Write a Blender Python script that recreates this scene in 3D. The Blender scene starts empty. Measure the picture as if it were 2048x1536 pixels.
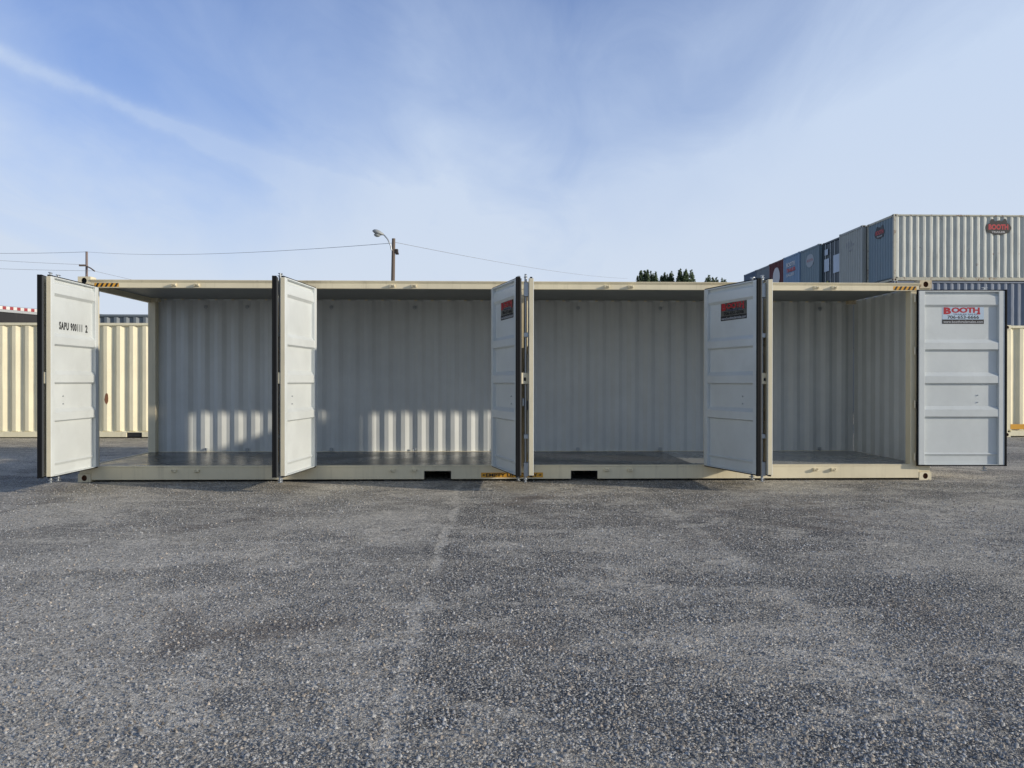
import bpy, math, random
import numpy as np
from mathutils import Matrix, Vector, noise
random.seed(7); np.random.seed(7)
S = bpy.context.scene
R = math.radians

# ------------------------------------------------------------------ camera
cd = bpy.data.cameras.new('camera'); cam = bpy.data.objects.new('camera', cd); S.collection.objects.link(cam)
cd.sensor_width = 36; cd.lens = 28.214; cd.clip_start = .05; cd.clip_end = 3000
r_ = Vector((.999590, -.028626, .000808)); u_ = Vector((-.000725, .002894, .999996)); f_ = Vector((.028628, .999586, -.002872))
cam.matrix_world = Matrix(((r_.x, u_.x, -f_.x, -.3169), (r_.y, u_.y, -f_.y, -11.4639), (r_.z, u_.z, -f_.z, 1.4208), (0, 0, 0, 1)))
S.camera = cam
S.view_settings.view_transform = 'Standard'; S.view_settings.look = 'None'
S.view_settings.exposure = 0; S.view_settings.gamma = 1
S.render.resolution_x = 1024; S.render.resolution_y = 768

# ------------------------------------------------------------------ sun and sky
SUN_AZ, SUN_EL = 112.0, 16.2            # azimuth clockwise from +Y
sd = bpy.data.lights.new('sun', 'SUN'); sd.energy = 3.65; sd.angle = R(1.1); sd.color = (1, .90, .74)
so = bpy.data.objects.new('sun', sd); S.collection.objects.link(so)
sv = Vector((math.sin(R(SUN_AZ)) * math.cos(R(SUN_EL)), math.cos(R(SUN_AZ)) * math.cos(R(SUN_EL)), math.sin(R(SUN_EL))))
so.rotation_euler = sv.to_track_quat('Z', 'Y').to_euler(); so.location = sv * 60

W = bpy.data.worlds.new('World'); S.world = W; W.use_nodes = True


class NT:
    """small helper for node graphs"""
    def __init__(s, nt): s.nt = nt; s.nt.nodes.clear()
    def n(s, t, ins=None, **kw):
        nd = s.nt.nodes.new(t)
        for k, v in kw.items(): setattr(nd, k, v)
        for k, v in (ins or {}).items():
            if isinstance(v, bpy.types.NodeSocket): s.nt.links.new(v, nd.inputs[k])
            else: nd.inputs[k].default_value = v
        return nd
    def m(s, op, a, b=0.0, c=0.0, clamp=False): return s.n('ShaderNodeMath', {0: a, 1: b, 2: c}, operation=op, use_clamp=clamp).outputs[0]
    def vm(s, op, a, b=(0, 0, 0)): return s.n('ShaderNodeVectorMath', {0: a, 1: b}, operation=op)
    def mix(s, f, a, b, blend='MIX'):
        nd = s.nt.nodes.new('ShaderNodeMix'); nd.data_type = 'RGBA'; nd.blend_type = blend
        for i, v in ((0, f), (6, a), (7, b)):
            if isinstance(v, bpy.types.NodeSocket): s.nt.links.new(v, nd.inputs[i])
            else: nd.inputs[i].default_value = v if i == 0 else (tuple(v) + (1,))[:4]
        return nd.outputs[2]
    def noise(s, vec, scale, detail=4, rough=.55, dist=0.0): return s.n('ShaderNodeTexNoise', {'Vector': vec, 'Scale': scale, 'Detail': detail, 'Roughness': rough, 'Distortion': dist}).outputs[0]
    def ss(s, v, a, b, lo=0.0, hi=1.0):
        return s.n('ShaderNodeMapRange', {0: v, 1: a, 2: b, 3: lo, 4: hi}, interpolation_type='SMOOTHSTEP').outputs[0]


g = NT(W.node_tree)
sk = g.n('ShaderNodeTexSky', sky_type='NISHITA', sun_disc=False, sun_elevation=R(SUN_EL), sun_rotation=R(SUN_AZ))
sk.ozone_density = 3.0; sk.air_density = 1.0; sk.dust_density = .4
tc = g.n('ShaderNodeTexCoord').outputs['Generated']
dr = g.vm('NORMALIZE', tc).outputs[0]
xyz = g.n('ShaderNodeSeparateXYZ', {0: dr}); Z = xyz.outputs[2]
zc = g.m('MAXIMUM', Z, 0.0)
# plane at cloud height: thin cirrus
den = g.m('ADD', zc, .12)
pl = g.vm('DIVIDE', dr, g.n('ShaderNodeCombineXYZ', {0: den, 1: den, 2: den}).outputs[0]).outputs[0]
pl2 = g.n('ShaderNodeMapping', {0: pl, 2: (0, 0, R(-28)), 3: (1.0, .42, 0)}).outputs[0]
c1 = g.noise(pl2, .85, 5, .5, .35)
c2 = g.noise(pl2, 3.4, 7, .62, .9)
cir = g.m('ADD', g.ss(c1, .36, .66), g.m('MULTIPLY', g.m('SUBTRACT', c2, .5), 1.15))
# contrail: great circle through two directions, spreading as it sinks to the horizon
d1 = Vector((-.4856, .812, .3239)); d2 = Vector((-.2212, .9463, .2358)); nn = d1.cross(d2).normalized()
off = g.vm('DOT_PRODUCT', dr, tuple(nn)).outputs['Value']
along = g.vm('DOT_PRODUCT', dr, tuple(d1)).outputs['Value']
wob = g.m('MULTIPLY', g.m('SUBTRACT', g.noise(dr, 16, 5, .6), .5), .022)
off = g.m('ADD', off, wob)
wid = g.ss(along, .995, .9, .0085, .032)
ct = g.m('POWER', 2.718, g.m('MULTIPLY', g.m('POWER', g.m('DIVIDE', off, wid), 2.0), -1.0))
ct = g.m('MULTIPLY', ct, g.ss(along, .86, .985, .0, .85))
ct = g.m('MULTIPLY', ct, g.ss(xyz.outputs[1], 0.0, .4))
ct = g.m('MULTIPLY', ct, g.ss(g.noise(dr, 9, 6, .65), .3, .62, .55, 1.15))
# veil: thicker to the horizon and to the right
veil = g.m('MULTIPLY', g.ss(Z, .50, .06, .24, 1.0), g.ss(Z, .75, .4))
rt = g.m('MULTIPLY', g.ss(g.m('ADD', xyz.outputs[0], g.m('MULTIPLY', g.m('SUBTRACT', g.noise(dr, 3.0, 4, .5), .5), .3)), .08, .46), .42)
fan = g.m('MULTIPLY', g.m('MULTIPLY', cir, g.ss(Z, .0, .30, .10, .40)), g.ss(Z, .80, .45))
veil = g.m('ADD', g.m('ADD', veil, rt), fan)
fac = g.m('ADD', veil, g.m('MULTIPLY', ct, .62), clamp=True)
for dv, lo, am in (((-.289, .886, .362), .965, .27), ((.150, .911, .384), .965, .14), ((-.40, .80, .45), .95, .18)):   # clearer gaps between the cirrus sheets
    hd_ = g.vm('DOT_PRODUCT', dr, dv).outputs['Value']
    hd_ = g.m('ADD', hd_, g.m('MULTIPLY', g.m('SUBTRACT', g.noise(dr, 6, 5, .6), .5), .04))
    fac = g.m('MULTIPLY', fac, g.ss(hd_, lo, 1.0, 1.0, 1 - am))
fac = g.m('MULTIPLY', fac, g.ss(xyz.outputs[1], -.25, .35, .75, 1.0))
blue = g.mix(1.0, sk.outputs[0], g.mix(g.ss(xyz.outputs[1], .1, .7), (.92, 1.02, 1.22), (.84, 1.16, 1.78)), 'MULTIPLY')
ccol = g.mix(g.ss(Z, .02, .38), (6.9, 7.75, 9.0), (6.0, 7.2, 9.2))
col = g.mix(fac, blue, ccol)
hs = g.ss(Z, -.03, .0)
col = g.mix(hs, (1.2, 1.2, 1.2), col)
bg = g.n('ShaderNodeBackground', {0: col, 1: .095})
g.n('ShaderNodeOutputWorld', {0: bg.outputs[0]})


# ------------------------------------------------------------------ colours and materials
def lin(r, g_=None, b=None):
    if g_ is None: g_ = b = r
    f = lambda c: (c / 255) / 12.92 if c <= 10 else ((c / 255 + .055) / 1.055) ** 2.4
    return (f(r), f(g_), f(b))


MATS = {}


def paint(name, col, rough=.45, metal=0.0, dirt=.25, dirtcol=(.09, .07, .05), scale=1.0, rust=0.0, bump=.0, spec=.5, streak=True):
    """painted steel: faint mottling, vertical dirt streaks, optional rust blooms"""
    if name in MATS: return MATS[name]
    m = bpy.data.materials.new(name); m.use_nodes = True; q = NT(m.node_tree)
    co = q.n('ShaderNodeTexCoord').outputs['Object']
    info = q.n('ShaderNodeObjectInfo').outputs['Random']
    sh = q.n('ShaderNodeCombineXYZ', {0: q.m('MULTIPLY', info, 37.0), 1: q.m('MULTIPLY', info, 11.0), 2: 0.0}).outputs[0]
    co = q.vm('ADD', co, sh).outputs[0]
    big = q.noise(co, 1.3 * scale, 4, .6)
    st = q.noise(q.n('ShaderNodeMapping', {0: co, 3: (7, 7, .45)}).outputs[0], 1.6 * scale, 6, .7) if streak else q.noise(co, 5, 6, .65)
    fine = q.noise(co, 60 * scale, 3, .6)
    c = q.mix(q.ss(big, .3, .75), tuple(x * .93 for x in col), tuple(min(1, x * 1.05) for x in col))
    c = q.mix(q.m('MULTIPLY', q.ss(st, .50, .80), dirt), c, dirtcol)
    c = q.mix(q.m('MULTIPLY', q.ss(fine, .62, .8), dirt * .5), c, dirtcol)
    if rust:
        rn = q.noise(co, 4.5, 8, .7, .4)
        c = q.mix(q.m('MULTIPLY', q.ss(rn, .66 - rust * .2, .74 - rust * .15), .9), c, q.mix(fine, (.10, .035, .012), (.24, .09, .03)))
    ro = q.ss(big, .2, .8, rough - .07, rough + .1)
    ins = {'Base Color': c, 'Roughness': ro, 'Metallic': metal, 'Specular IOR Level': spec}
    if bump:
        b = q.n('ShaderNodeBump', {'Strength': bump, 'Distance': .02, 'Height': q.m('ADD', q.noise(co, 2.2, 3, .5), q.m('MULTIPLY', fine, .04))})
        ins['Normal'] = b.outputs[0]
    b = q.n('ShaderNodeBsdfPrincipled', ins); q.n('ShaderNodeOutputMaterial', {0: b.outputs[0]})
    MATS[name] = m; return m


CREAM = paint('cream_paint', (.77, .69, .495), .42, dirt=.24, bump=.25)
WHITE = paint('white_paint', (.61, .645, .645), .40, dirt=.12, dirtcol=(.3, .3, .28), bump=.18, streak=False)
INNER = paint('interior_white', (.585, .61, .605), .42, dirt=.12, dirtcol=(.22, .22, .2), bump=.25)
RUBBER = paint('black_rubber', (.008, .009, .011), .7, dirt=.25, dirtcol=(.03, .03, .03), spec=.12)
GALV = paint('galvanised_steel', (.42, .45, .48), .38, metal=.75, dirt=.25, dirtcol=(.2, .2, .2))
RUST = paint('rusty_steel', (.17, .065, .025), .85, dirt=.6, streak=False)
DARK = paint('dark_steel', (.02, .02, .022), .6)
BLACK = paint('black_ink', (.012, .012, .014), .5, dirt=.05)
YELLOW = paint('safety_yellow', (.72, .36, .03), .45, dirt=.25)
REDINK = paint('red_ink', (.42, .02, .03), .4, dirt=.05)
SHEET = paint('reflective_sheet', (.58, .60, .63), .14, metal=1.0, dirt=.05, streak=False)


def simple(name, col, rough=.6, metal=0):
    return paint(name, col, rough, metal, dirt=.2)


# floor: dark plywood, worn, semi gloss
def mat_floor():
    m = bpy.data.materials.new('container_floor'); m.use_nodes = True; q = NT(m.node_tree)
    co = q.n('ShaderNodeTexCoord').outputs['Object']
    gr = q.noise(q.n('ShaderNodeMapping', {0: co, 3: (.6, 22, 1)}).outputs[0], 3, 6, .65)
    du = q.noise(co, 1.1, 6, .6, .3)
    sx = q.n('ShaderNodeSeparateXYZ', {0: co})
    seam = q.m('LESS_THAN', q.m('ABSOLUTE', q.m('SUBTRACT', q.m('FRACT', q.m('DIVIDE', sx.outputs[1], .6)), .5)), .008)
    c = q.mix(gr, (.035, .033, .031), (.07, .065, .058))
    c = q.mix(q.ss(du, .45, .7, 0, .30), c, (.12, .115, .10))
    plate = q.mix(gr, (.34, .35, .34), (.40, .40, .38))
    c = q.mix(q.m('GREATER_THAN', sx.outputs[0], 2.67), c, plate)
    c = q.mix(q.m('MULTIPLY', seam, .8), c, (.01, .01, .01))
    b = q.n('ShaderNodeBsdfPrincipled', {'Base Color': c, 'Roughness': q.ss(du, .3, .7, .20, .36), 'Specular IOR Level': .5,
        'Normal': q.n('ShaderNodeBump', {'Strength': .15, 'Distance': .01, 'Height': gr}).outputs[0]})
    q.n('ShaderNodeOutputMaterial', {0: b.outputs[0]}); return m


FLOORM = mat_floor()


# ------------------------------------------------------------------ mesh builder
class MB:
    def __init__(s): s.v = []; s.f = []; s.mi = []; s.sm = []
    def add(s, vs, fs, mi=0, M=None, smooth=False):
        b = len(s.v)
        s.v += [tuple(M @ Vector(v)) for v in vs] if M is not None else [tuple(v) for v in vs]
        for f in fs: s.f.append(tuple(b + i for i in f)); s.mi.append(mi); s.sm.append(smooth)
        return s
    def box(s, x0, x1, y0, y1, z0, z1, mi=0, M=None):
        vs = [(x0, y0, z0), (x1, y0, z0), (x1, y1, z0), (x0, y1, z0), (x0, y0, z1), (x1, y0, z1), (x1, y1, z1), (x0, y1, z1)]
        return s.add(vs, [(0, 3, 2, 1), (4, 5, 6, 7), (0, 1, 5, 4), (1, 2, 6, 5), (2, 3, 7, 6), (3, 0, 4, 7)], mi, M)
    def bevbox(s, x0, x1, y0, y1, z0, z1, b=.004, mi=0, M=None):
        """box with chamfered edges"""
        vs = []; idx = {}
        X, Y, Zc = (x0, x1), (y0, y1), (z0, z1)
        for i in (0, 1):
            for j in (0, 1):
                for k in (0, 1):
                    sx, sy, sz = (1 if i == 0 else -1), (1 if j == 0 else -1), (1 if k == 0 else -1)
                    for a in range(3):
                        p = [X[i] + sx * b, Y[j] + sy * b, Zc[k] + sz * b]
                        p[a] = (X[i], Y[j], Zc[k])[a]
                        idx[i, j, k, a] = len(vs); vs.append(p)
        fs = []
        for a in range(3):
            o1, o2 = [q for q in range(3) if q != a]
            for e in (0, 1):
                c = []
                for u, w in ((0, 0), (1, 0), (1, 1), (0, 1)):
                    t = [0, 0, 0]; t[a] = e; t[o1] = u; t[o2] = w; c.append(idx[t[0], t[1], t[2], a])
                fs.append(tuple(c))
        for a in range(3):                       # edges along axis a
            o1, o2 = [q for q in range(3) if q != a]
            for u in (0, 1):
                for w in (0, 1):
                    t0 = [0, 0, 0]; t0[o1] = u; t0[o2] = w; t1 = list(t0); t1[a] = 1
                    fs.append((idx[t0[0], t0[1], t0[2], o1], idx[t1[0], t1[1], t1[2], o1], idx[t1[0], t1[1], t1[2], o2], idx[t0[0], t0[1], t0[2], o2]))
        for i in (0, 1):
            for j in (0, 1):
                for k in (0, 1): fs.append((idx[i, j, k, 0], idx[i, j, k, 1], idx[i, j, k, 2]))
        return s.add(vs, fs, mi, M)
    def cyl(s, p0, p1, r0, r1=None, n=12, mi=0, caps=True, M=None):
        p0 = Vector(p0); p1 = Vector(p1); r1 = r0 if r1 is None else r1
        d = (p1 - p0).normalized(); a = d.orthogonal().normalized(); c = d.cross(a)
        vs = []
        for p, r in ((p0, r0), (p1, r1)):
            for i in range(n):
                t = 2 * math.pi * i / n; vs.append(p + a * r * math.cos(t) + c * r * math.sin(t))
        s.add(vs, [(i, (i + 1) % n, n + (i + 1) % n, n + i) for i in range(n)], mi, M, True)
        if caps: s.add(vs[:n], [tuple(range(n - 1, -1, -1))], mi, M); s.add(vs[n:], [tuple(range(n))], mi, M)
        return s
    def tube(s, pts, r, n=8, mi=0, M=None):
        pts = [Vector(p) for p in pts]; rings = []
        prev = None
        for i, p in enumerate(pts):
            d = (pts[min(i + 1, len(pts) - 1)] - pts[max(i - 1, 0)]).normalized()
            a = d.orthogonal().normalized() if prev is None else (prev - d * prev.dot(d)).normalized()
            prev = a; c = d.cross(a); rr = r[i] if isinstance(r, (list, tuple)) else r
            rings.append([p + a * rr * math.cos(2 * math.pi * k / n) + c * rr * math.sin(2 * math.pi * k / n) for k in range(n)])
        vs = [v for ring in rings for v in ring]; fs = []
        for i in range(len(pts) - 1):
            for k in range(n): fs.append((i * n + k, i * n + (k + 1) % n, (i + 1) * n + (k + 1) % n, (i + 1) * n + k))
        s.add(vs, fs, mi, M, True)
        s.add(rings[0], [tuple(range(n - 1, -1, -1))], mi, M); s.add(rings[-1], [tuple(range(n))], mi, M)
        return s
    def profile(s, pts, x0, x1, mi=0, M=None):
        """closed (y,z) outline extruded along x"""
        n = len(pts); vs = [(x0, y, z) for y, z in pts] + [(x1, y, z) for y, z in pts]
        return s.add(vs, [(i, (i + 1) % n, n + (i + 1) % n, n + i) for i in range(n)] + [tuple(range(n - 1, -1, -1)), tuple(range(n, 2 * n))], mi, M)
    def build(s, name, mats, parent=None, loc=(0, 0, 0), rot=(0, 0, 0), fix=True):
        me = bpy.data.meshes.new(name); me.from_pydata(s.v, [], s.f)
        if not isinstance(mats, (list, tuple)): mats = [mats]
        for m in mats: me.materials.append(m)
        me.polygons.foreach_set('material_index', s.mi); me.polygons.foreach_set('use_smooth', s.sm)
        if fix:
            import bmesh
            bm = bmesh.new(); bm.from_mesh(me); bmesh.ops.recalc_face_normals(bm, faces=bm.faces); bm.to_mesh(me); bm.free()
        me.update()
        o = bpy.data.objects.new(name, me); S.collection.objects.link(o)
        o.location = loc; o.rotation_euler = rot; o.parent = parent
        return o


def tag(o, label=None, cat=None, group=None, kind=None):
    if label: o['label'] = label
    if cat: o['category'] = cat
    if group: o['group'] = group
    if kind: o['kind'] = kind
    return o


def thing(name, label, cat, loc=(0, 0, 0), rz=0, group=None):
    o = bpy.data.objects.new(name, None); o.empty_display_size = .3; S.collection.objects.link(o)
    o.location = loc; o.rotation_euler = (0, 0, rz)
    return tag(o, label, cat, group)


def copy_part(o, parent):
    c = o.copy(); S.collection.objects.link(c); c.parent = parent
    for ch in list(o.children): copy_part(ch, c)
    return c


_tx = {}


def text2d(st, size=1.0, off=.0, sx=1.0, spacing=1.0, shear=0.0):
    """flat lettering: returns verts (x, z) with origin at left baseline, and faces"""
    k = (st, size, off, sx, spacing, shear)
    if k in _tx: return _tx[k]
    cu = bpy.data.curves.new('lettering', 'FONT'); cu.body = st; cu.size = size; cu.offset = off; cu.space_character = spacing; cu.shear = shear
    cu.resolution_u = 3; cu.fill_mode = 'FRONT'
    o = bpy.data.objects.new('lettering', cu); S.collection.objects.link(o)
    dg = bpy.context.evaluated_depsgraph_get(); me = bpy.data.meshes.new_from_object(o.evaluated_get(dg))
    vs = [(v.co.x * sx, v.co.y) for v in me.vertices]; fs = [tuple(p.vertices) for p in me.polygons]
    bpy.data.objects.remove(o); bpy.data.meshes.remove(me); bpy.data.curves.remove(cu)
    _tx[k] = (vs, fs); return _tx[k]


def put_text(mb, st, x, z, w, h, mi, M, off=.0, y=0.0, spacing=1.0, shear=0.0):
    """fit the string into a w x h box whose lower left corner is (x, z)"""
    vs, fs = text2d(st, 1.0, off, 1.0, spacing, shear)
    x0 = min(v[0] for v in vs); x1 = max(v[0] for v in vs); z0 = min(v[1] for v in vs); z1 = max(v[1] for v in vs)
    mb.add([(x + (a - x0) / (x1 - x0) * w, y, z + (b - z0) / (z1 - z0) * h) for a, b in vs], fs, mi, M)


def quad(mb, x0, x1, z0, z1, mi, M, y=0.0): mb.add([(x0, y, z0), (x1, y, z0), (x1, y, z1), (x0, y, z1)], [(0, 1, 2, 3)], mi, M)


def corr_profile(L, pitch, dep):
    """trapezoid corrugation as (s, d) points, d=0 outermost"""
    a, b = .25, .24
    n = max(2, round((L - .1) / pitch)); p = (L - .1) / n
    pts = [(0, 0)]
    for i in range(n):
        o = .05 + i * p
        pts += [(o + p * .13, 0), (o + p * (.13 + b), dep), (o + p * (.13 + b + a), dep), (o + p * (.13 + 2 * b + a), 0)]
    pts.append((L, 0)); return pts


def corr_wall(mb, L, H, pitch, dep, mi_out, mi_in, M, thick=.006, jit=0.0, seed=0):
    """vertical corrugated sheet in the local x-z plane; outer face -y"""
    pts = corr_profile(L, pitch, dep)
    zs = [0, .03, H - .03, H]
    if jit: zs = [0, .03] + [H * k / 9 for k in range(1, 9)] + [H - .03, H]
    for side, mi in ((0, mi_out), (1, mi_in)):
        vs = []; nz = len(zs)
        for sx, d in pts:
            for k, z in enumerate(zs):
                dd = d
                if k == 0 or k == nz - 1: dd = dep * .5
                elif jit: dd = d + jit * (noise.noise(Vector((sx * 1.4, z * 1.1, seed))) + .6 * noise.noise(Vector((sx * 4, z * 3.1, seed + 9))))
                vs.append((sx, dd + side * thick, z))
        fs = []
        for i in range(len(pts) - 1):
            for k in range(nz - 1):
                q = (i * nz + k, (i + 1) * nz + k, (i + 1) * nz + k + 1, i * nz + k + 1)
                fs.append(q if side == 0 else q[::-1])
        mb.add(vs, fs, mi, M)


def casting(name, parent, x, y, z, fx, fy, mat, hole_mat):
    """ISO corner casting with oval holes on its front and end faces; (x,y,z) is the outer lower corner, fx/fy point inwards"""
    mb = MB(); lx, ly, lz = .178, .162, .118; n = 20
    X = lambda a: x + fx * a; Y = lambda a: y + fy * a
    def holeface(P, w, h, rw, rh, n_in):
        # P(u, v, d) maps face coords to space, d is depth below the face
        inner = []; outer = []
        for i in range(n):
            t = 2 * math.pi * i / n; cx_, cz_ = math.cos(t), math.sin(t)
            inner.append((w / 2 + rw * cx_, h / 2 + rh * cz_))
            k = min((w / 2) / max(abs(cx_), 1e-6), (h / 2) / max(abs(cz_), 1e-6))
            outer.append((w / 2 + k * cx_, h / 2 + k * cz_))
        vs = [P(u, v, 0) for u, v in outer] + [P(u, v, 0) for u, v in inner] + [P(u, v, .045) for u, v in inner]
        fs = [(i, (i + 1) % n, n + (i + 1) % n, n + i) for i in range(n)]
        mb.add(vs, fs, 0)
        mb.add(vs, [(n + i, n + (i + 1) % n, 2 * n + (i + 1) % n, 2 * n + i) for i in range(n)] + [tuple(range(2 * n, 3 * n))], 1)
        for (a, b) in (((0, 0), (0, 0)),): pass
        # corner fillers
        for cu, cv in ((0, 0), (w, 0), (w, h), (0, h)):
            near = sorted(range(n), key=lambda i: math.atan2(math.sin(math.atan2(outer[i][1] - h / 2, outer[i][0] - w / 2) - math.atan2(cv - h / 2, cu - w / 2)), math.cos(math.atan2(outer[i][1] - h / 2, outer[i][0] - w / 2) - math.atan2(cv - h / 2, cu - w / 2))) ** 2)[:2]
            mb.add([P(cu, cv, 0), P(*outer[near[0]], 0), P(*outer[near[1]], 0)], [(0, 1, 2)], 0)
    holeface(lambda u, v, d: (X(u), Y(d), z + v), lx, lz, .037, .042, 0)
    holeface(lambda u, v, d: (X(d), Y(u), z + v), ly, lz, .035, .042, 0)
    mb.add([(X(0), Y(0), z + lz), (X(lx), Y(0), z + lz), (X(lx), Y(ly), z + lz), (X(0), Y(ly), z + lz)], [(0, 1, 2, 3)], 0)
    mb.add([(X(0), Y(0), z), (X(lx), Y(0), z), (X(lx), Y(ly), z), (X(0), Y(ly), z)], [(0, 3, 2, 1)], 0)
    mb.add([(X(lx), Y(0), z), (X(lx), Y(ly), z), (X(lx), Y(ly), z + lz), (X(lx), Y(0), z + lz)], [(0, 1, 2, 3)], 0)
    mb.add([(X(0), Y(ly), z), (X(lx), Y(ly), z), (X(lx), Y(ly), z + lz), (X(0), Y(ly), z + lz)], [(0, 1, 2, 3)], 0)
    return mb.build(name, [mat, hole_mat], parent, fix=False)


# ------------------------------------------------------------------ ground
def mat_ground():
    m = bpy.data.materials.new('worn_gravel_asphalt'); m.use_nodes = True; q = NT(m.node_tree)
    co = q.n('ShaderNodeTexCoord').outputs['Object']
    wco = q.vm('ADD', co, q.vm('SCALE', q.n('ShaderNodeTexNoise', {'Vector': co, 'Scale': .6, 'Detail': 3.0}).outputs[1]).outputs[0]).outputs[0]
    tr = q.n('ShaderNodeMapping', {0: co, 2: (0, 0, R(24)), 3: (.75, 1.15, 1)}).outputs[0]
    big = q.noise(tr, .55, 5, .6, .6)                 # long worn lanes
    mid = q.noise(tr, 2.1, 6, .62, .5)                # blotches
    gx = q.n('ShaderNodeSeparateXYZ', {0: co})
    wx = q.m('ADD', gx.outputs[0], q.m('MULTIPLY', q.m('SUBTRACT', q.noise(co, .9, 6, .7), .5), .42))
    lane = q.m('SUBTRACT', q.ss(wx, -.55, -.95, -.10, .16), q.m('MULTIPLY', q.ss(wx, 1.6, 1.9), q.ss(wx, 3.6, 2.4, 0, .28)))   # paving strips of different wear
    s1 = q.ss(q.m('ABSOLUTE', q.m('ADD', wx, .72)), .06, .015); s2 = q.ss(q.m('ABSOLUTE', q.m('SUBTRACT', wx, 1.66)), .09, .02)
    seam = q.m('MULTIPLY', q.m('MAXIMUM', s1, s2), q.m('MULTIPLY', q.ss(q.noise(co, 1.3, 3, .5), .36, .55), q.ss(gx.outputs[0], 0.0, .6, 1.0, .45)))
    fr = q.noise(co, 7, 9, .8)
    dust = q.m('ADD', q.m('MULTIPLY', q.ss(q.m('ADD', big, q.m('MULTIPLY', q.m('SUBTRACT', fr, .5), .35)), .44, .58), .5), q.m('MULTIPLY', q.ss(q.m('ADD', mid, q.m('MULTIPLY', q.m('SUBTRACT', fr, .5), .5)), .48, .62), .5))
    dust = q.m('ADD', q.m('ADD', dust, lane), q.m('MULTIPLY', seam, .8), clamp=True)
    dust = q.m('MULTIPLY', dust, .78)
    v1 = q.n('ShaderNodeTexVoronoi', {'Vector': co, 'Scale': 64.0, 'Randomness': 1.0})
    v2 = q.n('ShaderNodeTexVoronoi', {'Vector': co, 'Scale': 150.0, 'Randomness': 1.0})
    rnd = q.n('ShaderNodeSeparateColor', {0: v1.outputs['Color']})
    rn2 = q.n('ShaderNodeSeparateColor', {0: v2.outputs['Color']})
    stone = q.mix(q.m('POWER', rnd.outputs[0], 1.4), (.15, .155, .155), (.56, .555, .535))
    stone = q.mix(q.m('GREATER_THAN', rnd.outputs[1], .90), stone, (.36, .26, .20))
    stone = q.mix(q.m('GREATER_THAN', rnd.outputs[2], .965), stone, (.68, .67, .63))
    fine = q.mix(rn2.outputs[0], (.30, .293, .28), (.56, .545, .51))
    small = q.mix(q.ss(v2.outputs['Distance'], .28, .6), fine, (.05, .052, .06))
    gap = q.ss(v1.outputs['Distance'], .26, .58)
    c = q.mix(gap, stone, q.mix(dust, (.035, .04, .05), fine))
    c = q.mix(q.m('GREATER_THAN', rnd.outputs[1], .62), c, small)
    c = q.mix(q.m('MULTIPLY', dust, q.ss(rnd.outputs[2], .0, .55, .25, 1.0)), c, fine)
    # stains with an outline of their own
    stn = q.noise(q.n('ShaderNodeMapping', {0: co, 1: (3.3, 1.7, 0)}).outputs[0], .45, 8, .7, .8)
    spk = q.m('ADD', stn, q.m('MULTIPLY', q.m('SUBTRACT', rn2.outputs[2], .5), .10))
    px_ = q.m('MULTIPLY', q.m('ADD', gx.outputs[0], 1.75), .75); py_ = q.m('MULTIPLY', q.m('ADD', gx.outputs[1], 6.75), 1.15)
    near = q.ss(q.m('SQRT', q.m('ADD', q.m('MULTIPLY', px_, px_), q.m('MULTIPLY', py_, py_))), .15, 1.15, .13, 0)      # old spill
    spk = q.m('ADD', spk, near)
    c = q.mix(q.ss(spk, .585, .68, 0, .74), c, q.mix(rn2.outputs[1], (.05, .045, .045), (.13, .11, .10)))
    c = q.mix(q.ss(q.noise(co, 1.6, 4, .6), .3, .75, 0, .22), c, (.40, .375, .33))
    sp = q.noise(co, 26, 9, .92); sp2 = q.noise(q.vm('ADD', co, (7, 3, 0)).outputs[0], 9, 8, .9)
    k = q.m('ADD', q.m('MULTIPLY', q.ss(sp, .36, .64, -.5, .5), q.ss(dust, 0, 1, 1.6, 1.05)), q.m('MULTIPLY', q.ss(sp2, .36, .64, -.5, .5), .38))
    k = q.m('POWER', 2.4, k)
    c = q.mix(1.0, c, q.n('ShaderNodeCombineColor', {0: k, 1: k, 2: k}).outputs[0], 'MULTIPLY')
    c = q.mix(1.0, c, (1.34, 1.27, 1.14), 'MULTIPLY')
    h = q.m('ADD', q.m('MULTIPLY', q.m('SUBTRACT', 1.0, v1.outputs['Distance']), q.ss(dust, 0, 1, 1.0, .25)), q.m('MULTIPLY', q.m('SUBTRACT', 1.0, v2.outputs['Distance']), .35))
    bp = q.n('ShaderNodeBump', {'Strength': 1.0, 'Distance': .009, 'Height': h})
    bp2 = q.n('ShaderNodeBump', {'Strength': .35, 'Distance': .05, 'Height': q.noise(co, 3.0, 6, .65), 'Normal': bp.outputs[0]})
    b = q.n('ShaderNodeBsdfPrincipled', {'Base Color': c, 'Roughness': .75, 'Specular IOR Level': .35, 'Normal': bp2.outputs[0]})
    q.n('ShaderNodeOutputMaterial', {0: b.outputs[0]}); return m


GROUND = mat_ground()
gm = MB(); gm.add([(-1500, -600, 0), (1500, -600, 0), (1500, 2400, 0), (-1500, 2400, 0)], [(0, 1, 2, 3)])
tag(gm.build('ground', GROUND, fix=False), kind='structure')

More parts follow.
